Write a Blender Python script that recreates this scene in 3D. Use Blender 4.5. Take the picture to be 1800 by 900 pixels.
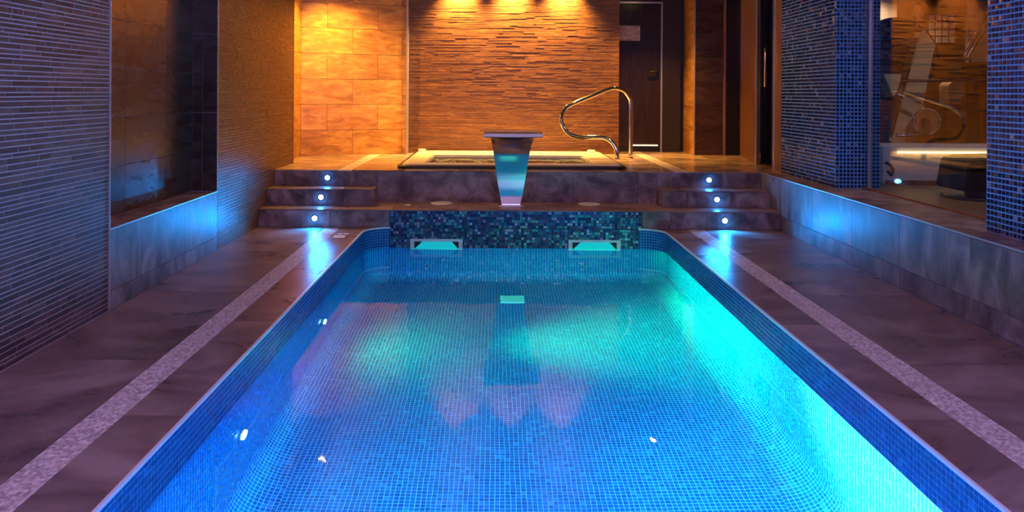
import bpy, bmesh, math, random
import numpy as np
from mathutils import Vector, Matrix
random.seed(7); rng = np.random.default_rng(11)
for o in list(bpy.data.objects): bpy.data.objects.remove(o)
S = bpy.context.scene
C = S.collection
PI = math.pi

# ------------------------------------------------------------ camera
EYE = 1.25; FPX = 1325.0; CX, CY = 871.0, 163.0; ROLL = 0.006
cd = bpy.data.cameras.new('camera'); cam = bpy.data.objects.new('camera', cd); C.objects.link(cam)
cd.sensor_width = 36; cd.lens = 36*FPX/1800
cd.shift_x = (900-CX)/1800; cd.shift_y = -(450-CY)/1800
cd.clip_start = .05; cd.clip_end = 100
cam.matrix_world = Matrix.Translation((0, 0, EYE)) @ Matrix.Rotation(PI/2, 4, 'X') @ Matrix.Rotation(ROLL, 4, 'Z')
S.camera = cam

# ------------------------------------------------------------ world, exposure
S.view_settings.view_transform = 'Standard'
S.view_settings.look = 'None'
S.view_settings.exposure = 0.0
S.view_settings.gamma = 1.0
S.view_settings.use_curve_mapping = False
w = bpy.data.worlds.new('world'); S.world = w; w.use_nodes = True
w.node_tree.nodes['Background'].inputs[0].default_value = (.02, .03, .08, 1)
w.node_tree.nodes['Background'].inputs[1].default_value = .3

# room measures (metres): deck at z 0, camera above the pool axis
XL, XR = -2.18, 2.63            # faces of the left wall and of the right parapet
PL, PR, PB, PF = -1.18, 1.545, 6.95, 0.5   # pool edges
ZW = -.182; ZF = -1.20          # water, pool floor
Z1, Z2, Z3 = .164, .32, .475; Y1, Y2, Y3 = 6.95, 7.20, 7.47
CEIL = 2.6; YB = 9.6

def light(kind, name, loc, energy, color, aim=None, parent=None, **kw):
    l = bpy.data.lights.new(name, kind); l.energy = energy; l.color = color
    for k, v in kw.items(): setattr(l, k, v)
    o = bpy.data.objects.new(name, l); C.objects.link(o); o.location = loc
    if aim is not None: o.rotation_euler = Vector(aim).to_track_quat('-Z', 'Y').to_euler()
    if parent: o.parent = parent
    return o

# added soft fill below the ceiling, out of view, to brighten the room
light('AREA', 'added_fill_light', (.2, 1.2, 2.55), 150, (.68, .44, 1), (0, .5, -1), shape='RECTANGLE', size=3.2, size_y=1.6)
light('AREA', 'added_fill_light', (.2, 4.6, 2.55), 9, (.58, .46, 1), (0, 0, -1), shape='RECTANGLE', size=2.4, size_y=1.0)

# ------------------------------------------------------------ materials
def new_mat(name):
    m = bpy.data.materials.new(name); m.use_nodes = True
    nt = m.node_tree; return m, nt, nt.nodes['Principled BSDF']
def mat(name, col, rough=.5, metal=0, emit=None, strength=0, spec=.5, coat=0):
    m, nt, b = new_mat(name)
    b.inputs['Base Color'].default_value = (*col, 1); b.inputs['Roughness'].default_value = rough
    b.inputs['Metallic'].default_value = metal; b.inputs['Specular IOR Level'].default_value = spec
    b.inputs['Coat Weight'].default_value = coat
    if emit: b.inputs['Emission Color'].default_value = (*emit, 1); b.inputs['Emission Strength'].default_value = strength
    return m
def ramp(nt, stops):
    r = nt.nodes.new('ShaderNodeValToRGB'); e = r.color_ramp.elements
    while len(e) > 1: e.remove(e[-1])
    e[0].position = stops[0][0]; e[0].color = (*stops[0][1], 1)
    for p, c in stops[1:]:
        x = e.new(p); x.color = (*c, 1)
    return r
def noisy(name, stops, scale=3, stretch=(1, 1, 1), rough=(.3, .5), bump=.15, bscale=40, detail=8, metal=0, tint=.0, coat=0, dist=.004, distort=1.0, spec=.5):
    """mottled stone / wood grain from world position, optional per piece tint attribute"""
    m, nt, b = new_mat(name); N = nt.nodes; L = nt.links
    g = N.new('ShaderNodeNewGeometry'); mp = N.new('ShaderNodeMapping'); mp.inputs['Scale'].default_value = stretch
    L.new(g.outputs['Position'], mp.inputs['Vector'])
    at = N.new('ShaderNodeAttribute'); at.attribute_name = 'tint'
    n = N.new('ShaderNodeTexNoise'); n.noise_dimensions = '4D'
    mul = N.new('ShaderNodeMath'); mul.operation = 'MULTIPLY'; mul.inputs[1].default_value = 9.0 if tint else 0
    L.new(at.outputs['Fac'], mul.inputs[0]); L.new(mul.outputs[0], n.inputs['W'])
    n.inputs['Scale'].default_value = scale; n.inputs['Detail'].default_value = detail; n.inputs['Roughness'].default_value = .62
    n.inputs['Distortion'].default_value = distort
    L.new(mp.outputs[0], n.inputs['Vector'])
    r = ramp(nt, stops); L.new(n.outputs['Fac'], r.inputs[0])
    hs = N.new('ShaderNodeHueSaturation'); L.new(r.outputs[0], hs.inputs['Color'])
    mr = N.new('ShaderNodeMapRange'); mr.inputs[3].default_value = 1-tint; mr.inputs[4].default_value = 1+tint
    L.new(at.outputs['Fac'], mr.inputs[0]); 
    if tint: L.new(mr.outputs[0], hs.inputs['Value'])
    L.new(hs.outputs[0], b.inputs['Base Color'])
    rr = N.new('ShaderNodeMapRange'); rr.inputs[3].default_value = rough[0]; rr.inputs[4].default_value = rough[1]
    n2 = N.new('ShaderNodeTexNoise'); n2.inputs['Scale'].default_value = bscale; n2.inputs['Detail'].default_value = 5
    L.new(mp.outputs[0], n2.inputs['Vector']); L.new(n.outputs['Fac'], rr.inputs[0]); L.new(rr.outputs[0], b.inputs['Roughness'])
    bu = N.new('ShaderNodeBump'); bu.inputs['Strength'].default_value = bump; bu.inputs['Distance'].default_value = dist
    L.new(n2.outputs['Fac'], bu.inputs['Height']); L.new(bu.outputs[0], b.inputs['Normal'])
    b.inputs['Metallic'].default_value = metal; b.inputs['Coat Weight'].default_value = coat
    b.inputs['Specular IOR Level'].default_value = spec
    return m
def tinted(name, stops, rough=.15, metal=0, spec=.5, coat=0):
    m, nt, b = new_mat(name)
    at = nt.nodes.new('ShaderNodeAttribute'); at.attribute_name = 'tint'
    r = ramp(nt, stops); nt.links.new(at.outputs['Fac'], r.inputs[0]); nt.links.new(r.outputs[0], b.inputs['Base Color'])
    b.inputs['Roughness'].default_value = rough; b.inputs['Metallic'].default_value = metal
    b.inputs['Specular IOR Level'].default_value = spec; b.inputs['Coat Weight'].default_value = coat
    return m

M = {}
M['deck'] = noisy('deck_stone', [(.36, (.12, .078, .075)), (.5, (.23, .15, .135)), (.64, (.36, .26, .23))], 1.6, (1, 1.6, 1), (.2, .38), .12, 30, tint=.05)
M['lit_deck'] = noisy('lit_deck_stone', [(.36, (.20, .13, .10)), (.5, (.36, .25, .19)), (.64, (.52, .39, .31))], 1.8, (1, 1.6, 1), (.14, .3), .12, 30, tint=.05)  # same stone as the deck, the warm light put into a paler colour
M['riser'] = noisy('riser_stone', [(.36, (.11, .065, .06)), (.5, (.28, .175, .155)), (.64, (.46, .33, .30))], 4.5, (1, 1, 1), (.35, .55), .3, 45, tint=.12)
M['parapet'] = noisy('parapet_stone', [(.36, (.075, .06, .065)), (.5, (.165, .135, .135)), (.66, (.32, .27, .26))], 3.2, (1.6, 1.6, .7), (.3, .5), .25, 40, tint=.10)
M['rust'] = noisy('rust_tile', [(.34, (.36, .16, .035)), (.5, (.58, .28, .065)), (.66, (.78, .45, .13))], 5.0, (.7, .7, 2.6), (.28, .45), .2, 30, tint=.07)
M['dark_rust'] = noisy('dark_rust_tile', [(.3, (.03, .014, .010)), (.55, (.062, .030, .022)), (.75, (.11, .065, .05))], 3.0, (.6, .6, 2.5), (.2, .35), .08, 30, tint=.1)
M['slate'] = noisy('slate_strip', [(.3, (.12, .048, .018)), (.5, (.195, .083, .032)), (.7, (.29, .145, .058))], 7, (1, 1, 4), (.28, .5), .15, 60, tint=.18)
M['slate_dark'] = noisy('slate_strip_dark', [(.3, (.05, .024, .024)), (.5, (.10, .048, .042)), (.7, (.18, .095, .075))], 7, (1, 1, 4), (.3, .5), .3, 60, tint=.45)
M['grout_pale'] = mat('pale_grout', (.44, .38, .42), .8)
M['grout_brown'] = mat('brown_grout', (.16, .09, .055), .9)
M['strip'] = noisy('pale_mosaic', [(.3, (.52, .42, .40)), (.5, (.72, .60, .56)), (.7, (.88, .76, .72))], 5, (1, 1, 1), (.3, .5), .1, 60, tint=.30)
M['strip_grout'] = mat('strip_grout', (.5, .42, .40), .8)
M['pool_tile'] = tinted('pool_tile', [(0, (.002, .060, .27)), (.5, (.003, .085, .34)), (.92, (.003, .10, .39)), (1, (.015, .17, .50))], .09, 0, .6)
M['pool_grout'] = mat('pool_grout', (.11, .42, .70), .6)
M['glitter'] = tinted('glitter_tile', [(0, (.012, .03, .11)), (.25, (.035, .03, .14)), (.34, (.16, .06, .15)), (.46, (.012, .08, .24)), (.56, (.24, .10, .14)), (.66, (.04, .18, .34)), (.76, (.05, .30, .22)), (.84, (.14, .46, .46)), (.92, (.50, .34, .36)), (1, (.75, .6, .75))], .16, .45, .6)
M['glitter_grout'] = mat('glitter_grout', (.03, .06, .10), .8)
M['wall_mosaic'] = tinted('wall_mosaic_tile', [(0, (.004, .008, .035)), (.6, (.008, .016, .07)), (.88, (.02, .05, .15)), (.96, (.16, .09, .08)), (1, (.3, .35, .45))], .12, 0, .3)
M['wall_grout'] = mat('wall_mosaic_grout', (.16, .46, .80), .6)
M['steel'] = mat('brushed_steel', (.78, .78, .80), .10, 1)
M['steel_matt'] = mat('matt_steel', (.62, .56, .50), .38, 1)
M['chrome'] = mat('chrome', (.85, .83, .80), .09, 1)
M['trim'] = mat('metal_trim', (.62, .58, .56), .3, .6)
M['white'] = mat('white_acrylic', (.80, .77, .70), .22, 0, coat=.3)
M['white_plastic'] = mat('white_plastic', (.75, .76, .78), .35)
M['drain'] = mat('drain_plastic', (.45, .85, .95), .4)
M['turquoise'] = mat('glowing_turquoise_flap', (.03, .62, .62), .4, 0, (0, .9, .85), .35)  # the flap is no lamp, its lit look is put in as emission
M['black'] = mat('black_plastic', (.012, .012, .015), .35)
M['spa_shell'] = mat('spa_shell', (.10, .105, .08), .3)
M['dark'] = mat('dark_skirt', (.02, .015, .015), .35)
M['ceiling'] = noisy('ceiling_paint', [(.3, (.05, .04, .04)), (.7, (.07, .055, .05))], 2, rough=(.7, .9), bump=.05)
M['door'] = noisy('door_laminate', [(.3, (.018, .010, .009)), (.7, (.032, .018, .014))], 4, (4, 4, .5), (.18, .3), .05, 30)
M['paper'] = noisy('paper_print', [(.3, (.30, .18, .14)), (.5, (.5, .38, .34)), (.65, (.75, .7, .68))], 9, (1, 1, 3), (.5, .6), 0, 10)
M['grey_paper'] = mat('white_paper', (.9, .9, .95), .6)
M['beige'] = mat('beige_panel', (.34, .27, .17), .4)
M['gym_floor'] = noisy('gym_floor_wood', [(.3, (.12, .06, .035)), (.7, (.24, .13, .07))], 3, (1, 6, 1), (.3, .5), .1, 30)
M['wood'] = noisy('warm_wood', [(.3, (.16, .065, .025)), (.5, (.27, .12, .045)), (.7, (.38, .19, .08))], 3, (5, 5, .6), (.3, .45), .1, 30)
M['gym_wall'] = noisy('gym_wall_wood', [(.3, (.09, .036, .018)), (.7, (.18, .08, .04))], 4, (.5, .5, 6), (.4, .6), .1, 30)
M['bench'] = mat('white_lacquer', (.62, .58, .60), .3)
M['warm_glow'] = mat('warm_led', (1, .8, .5), .5, 0, (1, .72, .30), 3.5)
M['cold_glow'] = mat('door_gap_glow', (.8, .9, 1), .5, 0, (.75, .85, .78), .8)  # light under the door, put in as a glowing strip
M['blue_lens'] = mat('blue_led_lens', (.6, .9, 1), .3, 0, (.30, .72, 1), 14)
M['blue_glow'] = mat('pool_led_lens', (.6, .9, 1), .3, 0, (.45, 1, .95), 9)
M['lamp_glow'] = mat('lamp_lens', (1, .8, .5), .3, 0, (1, .62, .22), 30)

# glass pane: clear with mirror reflection at its surface
def glass_mat(name, tint=(.8, .86, .9), ior=1.5, gloss=1.0):
    m = bpy.data.materials.new(name); m.use_nodes = True; nt = m.node_tree; nt.nodes.clear()
    o = nt.nodes.new('ShaderNodeOutputMaterial'); t = nt.nodes.new('ShaderNodeBsdfTransparent'); t.inputs[0].default_value = (*tint, 1)
    g = nt.nodes.new('ShaderNodeBsdfGlossy'); g.inputs['Roughness'].default_value = .01; g.inputs[0].default_value = (gloss, gloss, gloss, 1)
    f = nt.nodes.new('ShaderNodeFresnel'); gg = nt.nodes.new('ShaderNodeNewGeometry'); mr = nt.nodes.new('ShaderNodeMapRange'); mr.inputs[3].default_value = ior; mr.inputs[4].default_value = 1/ior; nt.links.new(gg.outputs['Backfacing'], mr.inputs[0]); nt.links.new(mr.outputs[0], f.inputs[0]); x = nt.nodes.new('ShaderNodeMixShader')
    nt.links.new(f.outputs[0], x.inputs[0]); nt.links.new(t.outputs[0], x.inputs[1]); nt.links.new(g.outputs[0], x.inputs[2]); nt.links.new(x.outputs[0], o.inputs[0])
    return m
M['glass'] = glass_mat('window_glass', (.92, .94, .95), 1.42)
M['dark_glass'] = mat('dark_tinted_glass', (.006, .010, .02), .06, 0, spec=.6)
# water: refracting surface with faint ripples
def water_mat(name, bump, dist, col=(.80, .96, 1)):
    m = bpy.data.materials.new(name); m.use_nodes = True; nt = m.node_tree; nt.nodes.clear(); N = nt.nodes; L = nt.links
    o = N.new('ShaderNodeOutputMaterial'); rf = N.new('ShaderNodeBsdfRefraction'); gl = N.new('ShaderNodeBsdfGlossy'); x = N.new('ShaderNodeMixShader')
    rf.inputs['Color'].default_value = (*col, 1); rf.inputs['Roughness'].default_value = 0; rf.inputs['IOR'].default_value = 1.33
    gl.inputs['Roughness'].default_value = 0.02
    f = N.new('ShaderNodeFresnel'); f.inputs[0].default_value = 1.33; gm = N.new('ShaderNodeNewGeometry')
    k = N.new('ShaderNodeMapRange'); k.inputs[3].default_value = .62; k.inputs[4].default_value = 1; L.new(gm.outputs['Backfacing'], k.inputs[0])
    mu = N.new('ShaderNodeMath'); mu.operation = 'MULTIPLY'; L.new(f.outputs[0], mu.inputs[0]); L.new(k.outputs[0], mu.inputs[1])
    L.new(mu.outputs[0], x.inputs[0]); L.new(rf.outputs[0], x.inputs[1]); L.new(gl.outputs[0], x.inputs[2]); L.new(x.outputs[0], o.inputs[0])
    g = nt.nodes.new('ShaderNodeNewGeometry'); mp = nt.nodes.new('ShaderNodeMapping'); mp.inputs['Scale'].default_value = (1.0, .55, 1)
    nt.links.new(g.outputs['Position'], mp.inputs[0])
    n = nt.nodes.new('ShaderNodeTexNoise'); n.inputs['Scale'].default_value = 5.0; n.inputs['Detail'].default_value = 2.5
    nt.links.new(mp.outputs[0], n.inputs['Vector'])
    bu = nt.nodes.new('ShaderNodeBump'); bu.inputs['Strength'].default_value = bump; bu.inputs['Distance'].default_value = dist
    nt.links.new(n.outputs['Fac'], bu.inputs['Height']); [nt.links.new(bu.outputs[0], q.inputs['Normal']) for q in (rf, gl, f)]
    return m
M['water'] = water_mat('pool_water', .35, .004)
M['spa_water'] = water_mat('spa_water', .9, .02)

# ------------------------------------------------------------ mesh helpers
def link(name, me, m, parent=None):
    o = bpy.data.objects.new(name, me); C.objects.link(o)
    if m is not None: me.materials.append(m)
    if parent: o.parent = parent; o.matrix_parent_inverse = Matrix.Translation(-parent.location) if parent.type == 'EMPTY' else Matrix()
    return o
def tagged(o, label, cat, group=None, kind=None):
    o['label'] = label; o['category'] = cat
    if group: o['group'] = group
    if kind: o['kind'] = kind
    return o
def thing(name, loc, label, cat, group=None):
    o = bpy.data.objects.new(name, None); C.objects.link(o); o.location = loc; o.empty_display_size = .05
    return tagged(o, label, cat, group)
def struct(o): o['kind'] = 'structure'; return o
def from_bm(name, bm, m, parent=None, smooth=False):
    me = bpy.data.meshes.new(name); bmesh.ops.recalc_face_normals(bm, faces=bm.faces[:]); bm.to_mesh(me); bm.free()
    if smooth:
        for p in me.polygons: p.use_smooth = True
    return link(name, me, m, parent)
def add_box(bm, x0, x1, y0, y1, z0, z1):
    vs = [bm.verts.new((x, y, z)) for z in (z0, z1) for y in (y0, y1) for x in (x0, x1)]
    for f in ((0,2,3,1),(4,5,7,6),(0,1,5,4),(2,6,7,3),(0,4,6,2),(1,3,7,5)): bm.faces.new([vs[i] for i in f])
    return vs
def box(name, x0, x1, y0, y1, z0, z1, m, parent=None, bev=0):
    bm = bmesh.new(); add_box(bm, x0, x1, y0, y1, z0, z1)
    if bev: bmesh.ops.bevel(bm, geom=bm.edges[:], offset=bev, segments=2, affect='EDGES', clamp_overlap=True)
    return from_bm(name, bm, m, parent)
def boxes(name, L, m, parent=None):
    bm = bmesh.new()
    for b in L: add_box(bm, *b)
    return from_bm(name, bm, m, parent)
def prism(name, pts, y0, y1, m, parent=None, axis='y', bev=0):
    """polygon (a,b) extruded along an axis: y -> (x,z), z -> (x,y), x -> (y,z)"""
    bm = bmesh.new()
    def v(a, b, c): return {'y': (a, c, b), 'z': (a, b, c), 'x': (c, a, b)}[axis]
    A = [bm.verts.new(v(a, b, y0)) for a, b in pts]; B = [bm.verts.new(v(a, b, y1)) for a, b in pts]
    n = len(pts); bm.faces.new(A); bm.faces.new(B[::-1])
    for i in range(n): bm.faces.new((A[i], A[(i+1) % n], B[(i+1) % n], B[i]))
    if bev: bmesh.ops.bevel(bm, geom=bm.edges[:], offset=bev, segments=2, affect='EDGES', clamp_overlap=True)
    return from_bm(name, bm, m, parent)
def cyl(name, c, axis, r, h, m, parent=None, seg=24, r2=None, bev=0):
    bm = bmesh.new(); bmesh.ops.create_cone(bm, cap_ends=True, segments=seg, radius1=r, radius2=r if r2 is None else r2, depth=h)
    if bev: bmesh.ops.bevel(bm, geom=[e for e in bm.edges if len(e.link_faces) == 2 and e.calc_face_angle() > .9], offset=bev, segments=2, affect='EDGES')
    q = Vector((0, 0, 1)).rotation_difference(Vector(axis)).to_matrix().to_4x4()
    bmesh.ops.transform(bm, matrix=Matrix.Translation(c) @ q, verts=bm.verts[:])
    o = from_bm(name, bm, m, parent); 
    for p in o.data.polygons: p.use_smooth = len(p.vertices) == 4
    return o
def spline(pts, n=8, closed=False):
    P = [Vector(p) for p in pts]; out = []
    m = len(P)
    for i in range(m if closed else m-1):
        p0 = P[(i-1) % m] if (closed or i > 0) else P[0]; p1 = P[i]; p2 = P[(i+1) % m]; p3 = P[(i+2) % m] if (closed or i+2 < m) else P[-1]
        for k in range(n):
            t = k/n
            out.append(.5*((2*p1)+(-p0+p2)*t+(2*p0-5*p1+4*p2-p3)*t*t+(-p0+3*p1-3*p2+p3)*t**3))
    if not closed: out.append(P[-1])
    return out
def tube(name, pts, r, m, parent=None, seg=12):
    bm = bmesh.new(); rings = []; n = len(pts); up = None
    for i, p in enumerate(pts):
        p = Vector(p); t = (Vector(pts[min(i+1, n-1)])-Vector(pts[max(i-1, 0)])).normalized()
        if up is None: up = t.orthogonal().normalized()
        up = (up - t*up.dot(t)).normalized(); s = t.cross(up)
        rings.append([bm.verts.new(p+(up*math.cos(a)+s*math.sin(a))*r) for a in [2*PI*k/seg for k in range(seg)]])
    for a, b in zip(rings, rings[1:]):
        for k in range(seg): bm.faces.new((a[k], a[(k+1) % seg], b[(k+1) % seg], b[k]))
    bm.faces.new(rings[0]); bm.faces.new(rings[-1])
    return from_bm(name, bm, m, parent, True)

# ---- tiles: quads Q (N,4,3) -> raised chamfered pieces
def inset(Q, gap):
    Q = np.asarray(Q, float); U = np.linalg.norm(Q[:, 1]-Q[:, 0], axis=1); V = np.linalg.norm(Q[:, 3]-Q[:, 0], axis=1)
    fu = np.clip(gap/2/np.maximum(U, 1e-6), 0, .45)[:, None]; fv = np.clip(gap/2/np.maximum(V, 1e-6), 0, .45)[:, None]
    def bl(a, b): return (Q[:, 0]*(1-a)*(1-b)+Q[:, 1]*a*(1-b)+Q[:, 2]*a*b+Q[:, 3]*(1-a)*b)
    return np.stack([bl(fu, fv), bl(1-fu, fv), bl(1-fu, 1-fv), bl(fu, 1-fv)], 1)
def tile_data(Q, h=.002, gap=.003, cham=.0015, proud=0, tilt=0):
    B = inset(Q, gap); F = inset(B, cham*2); N = np.cross(B[:, 1]-B[:, 0], B[:, 3]-B[:, 0])
    N /= np.maximum(np.linalg.norm(N, axis=1), 1e-9)[:, None]
    n = len(B); hh = h + rng.random(n)*proud
    t = rng.normal(0, tilt, (n, 2)) if tilt else np.zeros((n, 2))
    off = np.stack([hh-t[:, 0]-t[:, 1], hh+t[:, 0]-t[:, 1], hh+t[:, 0]+t[:, 1], hh-t[:, 0]+t[:, 1]], 1)
    F = F+N[:, None, :]*off[:, :, None]
    return np.concatenate([B, F], 1)
FACES = np.array([[4,5,6,7],[0,1,5,4],[1,2,6,5],[2,3,7,6],[3,0,4,7]])
def tiles_mesh(name, V, tint, m, parent):
    n = len(V); me = bpy.data.meshes.new(name)
    me.vertices.add(n*8); me.vertices.foreach_set('co', V.reshape(-1))
    F = (FACES[None]+8*np.arange(n)[:, None, None]).reshape(-1)
    me.loops.add(len(F)); me.loops.foreach_set('vertex_index', F.astype(np.int32))
    me.polygons.add(n*5); me.polygons.foreach_set('loop_start', (np.arange(n*5)*4).astype(np.int32))
    me.polygons.foreach_set('use_smooth', np.zeros(n*5, bool))
    me.update(calc_edges=True)
    a = me.attributes.new('tint', 'FLOAT', 'FACE'); a.data.foreach_set('value', np.repeat(tint, 5).astype(np.float32))
    return link(name, me, m, parent)
def project(P):
    Y = np.maximum(P[..., 1], .05); u = P[..., 0]/Y*FPX; v = (EYE-P[..., 2])/Y*FPX
    return CX+u-ROLL*v, CY+v+ROLL*u
def lay(name, Q, m, parent, single=0, stuff_name='tiling', **kw):
    """single: how many of the largest pieces in view become parts of their own"""
    if len(Q) == 0: return
    Q = np.asarray(Q, float); V = tile_data(Q, **kw); tint = rng.random(len(Q)); idx = np.zeros(len(Q), bool)
    if single >= len(Q): idx[:] = True
    elif single:
        px, py = project(Q); c = Q.mean(1); cx, cy = px.mean(1), py.mean(1)
        area = np.abs((px[:, 1]-px[:, 0])*(py[:, 3]-py[:, 0])-(px[:, 3]-px[:, 0])*(py[:, 1]-py[:, 0]))
        area[(cx < 0) | (cx > 1800) | (cy < 0) | (cy > 900) | (c[:, 1] < .5)] = -1
        idx[np.argsort(-area)[:single]] = True
    for i in np.nonzero(idx)[0]: tiles_mesh(name, V[i:i+1], tint[i:i+1], m, parent)
    if (~idx).any():
        o = tiles_mesh(stuff_name, V[~idx], tint[~idx], m, parent); o['kind'] = 'stuff'
def grid(f, us, vs):
    """quads over the grid lines us, vs; f maps (u,v) -> xyz, wound so that the normal is U x V"""
    return [[f(us[i], vs[j]), f(us[i+1], vs[j]), f(us[i+1], vs[j+1]), f(us[i], vs[j+1])] for j in range(len(vs)-1) for i in range(len(us)-1)]
def strips(f, u0, u1, z0, z1, hs, ls):
    Q = []; z = z0
    while z < z1-.004:
        h = min(random.choice(hs), z1-z); u = u0 - random.random()*ls[1]
        while u < u1:
            l = random.uniform(*ls); a, b = max(u, u0), min(u+l, u1)
            if b-a > .006: Q.append([f(a, z), f(b, z), f(b, z+h), f(a, z+h)])
            u += l
        z += h
    return Q
def bond(f, u0, u1, z0, z1, w, h, shift=.5):
    Q = []; k = 0; z = z0
    while z < z1-.01:
        u = u0-(w*shift if k % 2 else 0)
        while u < u1-.001:
            a, b = max(u, u0), min(u+w, u1)
            if b-a > .01: Q.append([f(a, z), f(b, z), f(b, min(z+h, z1)), f(a, min(z+h, z1))])
            u += w
        z += h; k += 1
    return Q
def ar(a, b, n): return [a+(b-a)*i/n for i in range(n+1)]
def arp(a, b, p): return ar(a, b, max(1, round(abs(b-a)/p)))

# ------------------------------------------------------------ pool basin
RC = .22; RCV = .19
def outline(off=0, n=10):
    """closed rounded rectangle, inset by off, counter-clockwise seen from above, with its inward normals"""
    pts = []; r = RC-off
    for cx, cy, a0 in ((PR-RC, PB-RC, 0), (PL+RC, PB-RC, PI/2), (PL+RC, PF+RC, PI), (PR-RC, PF+RC, 1.5*PI)):
        for k in range(n+1):
            a = a0+PI/2*k/n; pts.append((cx+r*math.cos(a), cy+r*math.sin(a)))
    return pts
def path_pts(pitch=.025):
    """points along the outline at tile pitch with inward normals"""
    segs = []
    def line(a, b):
        n = max(1, round(math.dist(a, b)/pitch)); nx, ny = -(b[1]-a[1]), (b[0]-a[0]); l = math.hypot(nx, ny)
        for i in range(n): segs.append((a[0]+(b[0]-a[0])*i/n, a[1]+(b[1]-a[1])*i/n, nx/l, ny/l))
    def arc(cx, cy, a0):
        n = round(RC*PI/2/pitch)
        for i in range(n):
            a = a0+PI/2*i/n; segs.append((cx+RC*math.cos(a), cy+RC*math.sin(a), -math.cos(a), -math.sin(a)))
    line((PR, PF+RC), (PR, PB-RC)); arc(PR-RC, PB-RC, 0); line((PR-RC, PB), (PL+RC, PB)); arc(PL+RC, PB-RC, PI/2)
    line((PL, PB-RC), (PL, PF+RC)); arc(PL+RC, PF+RC, PI); line((PL+RC, PF), (PR-RC, PF)); arc(PR-RC, PF+RC, 1.5*PI)
    segs.append(segs[0]); return segs
PATH = path_pts()
prof = [(0, z) for z in arp(-.006, ZF+RCV, .0253)] + [(RCV-RCV*math.cos(PI/2*k/12), ZF+RCV-RCV*math.sin(PI/2*k/12)) for k in range(1, 13)]
def PS(i, j, back=0):
    x, y, nx, ny = PATH[i]; o, z = prof[j]; return (x+nx*o, y+ny*o, z)
bm = bmesh.new(); g = [[bm.verts.new(PS(i, j)) for j in range(len(prof))] for i in range(0, len(PATH)-1)]
n = len(g)
for i in range(n):
    for j in range(len(prof)-1): bm.faces.new((g[i][j], g[(i+1) % n][j], g[(i+1) % n][j+1], g[i][j+1]))
bm.faces.new([g[i][-1] for i in range(n)])
basin = from_bm('pool_basin', bm, M['pool_grout']); struct(basin)
XG0, XG1 = -.96, 1.35      # the glittering band on the end wall
def is_glitter(i): x, y = PATH[i][:2]; return y > PB-.001 and XG0-.013 < x < XG1+.013
Qw, Qg = [], []
for i in range(len(PATH)-1):
    a, b = PATH[i], PATH[i+1]
    for j in range(len(prof)-1):
        q = [PS(i, j+1), PS(i, j), PS(i+1, j), PS(i+1, j+1)]   # normal towards the water
        q = [q[1], q[2], q[3], q[0]]; q = [q[0], q[3], q[2], q[1]]
        (Qg if (prof[j+1][1] > ZW-.012 and is_glitter(i) and is_glitter(i+1)) else Qw).append(q)
Qw = np.array(Qw); Qg0 = np.array(Qg)
def face_to(Q, P):
    Q = np.array(Q); N = np.cross(Q[:, 1]-Q[:, 0], Q[:, 3]-Q[:, 0]); c = Q.mean(1); s = ((np.array(P)-c)*N).sum(1)
    Q[s < 0] = Q[s < 0][:, [0, 3, 2, 1]]; return Q
mid = (.2, 3.7, -.3)
Qw = face_to(Qw, mid); Qg0 = face_to(Qg0, mid)
fx0, fx1, fy0, fy1 = PL+RCV, PR-RCV, PF+RCV, PB-RCV
Qf = grid(lambda u, v: (u, v, ZF), arp(fx0, fx1, .025), arp(fy0, fy1, .025))
lay('tile', Qw, M['pool_tile'], basin, single=220, h=.0016, gap=.0034, cham=.0009, tilt=.00022)
lay('tile', Qf, M['pool_tile'], basin, single=80, stuff_name='floor_tiling', h=.0016, gap=.0034, cham=.0009, tilt=.00012)

# water surface
bm = bmesh.new(); bm.faces.new([bm.verts.new((x, y, ZW)) for x, y in outline(-.004)])
me = bpy.data.meshes.new('pool_water'); bm.to_mesh(me); bm.free()
tagged(link('pool_water', me, M['water']), 'clear rippled water filling the long blue tiled swimming pool', 'water', kind='stuff')

# square drain cover on the pool floor
t = thing('floor_drain', (.15, 6.29, ZF+.002), 'square pale drain cover on the pool floor near the far end', 'drain')
box('frame', .05, .25, 6.19, 6.39, ZF+.002, ZF+.012, M['drain'], t, .003)
boxes('grille', [(.065+.0185*k, .075+.0185*k, 6.205, 6.375, ZF+.012, ZF+.017) for k in range(10)], M['drain'], t)

# metal edge strip round the pool
bm = bmesh.new(); O = outline(0); I = outline(.006); Z0, Zt = -.008, .006
A = [[bm.verts.new((p[0], p[1], z)) for p in L] for L, z in ((O, Zt), (I, Zt), (I, Z0), (outline(-.006), Zt))]
n = len(O)
for i in range(n):
    k = (i+1) % n
    if O[i][1] > PB-.002 and O[k][1] > PB-.002: continue
    bm.faces.new((A[0][i], A[0][k], A[1][k], A[1][i])); bm.faces.new((A[1][i], A[1][k], A[2][k], A[2][i])); bm.faces.new((A[3][i], A[3][k], A[0][k], A[0][i]))
o = from_bm('trim_1', bm, mat('pool_edge_trim', (.85, .85, .88), .35, .2)); struct(o)

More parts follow.
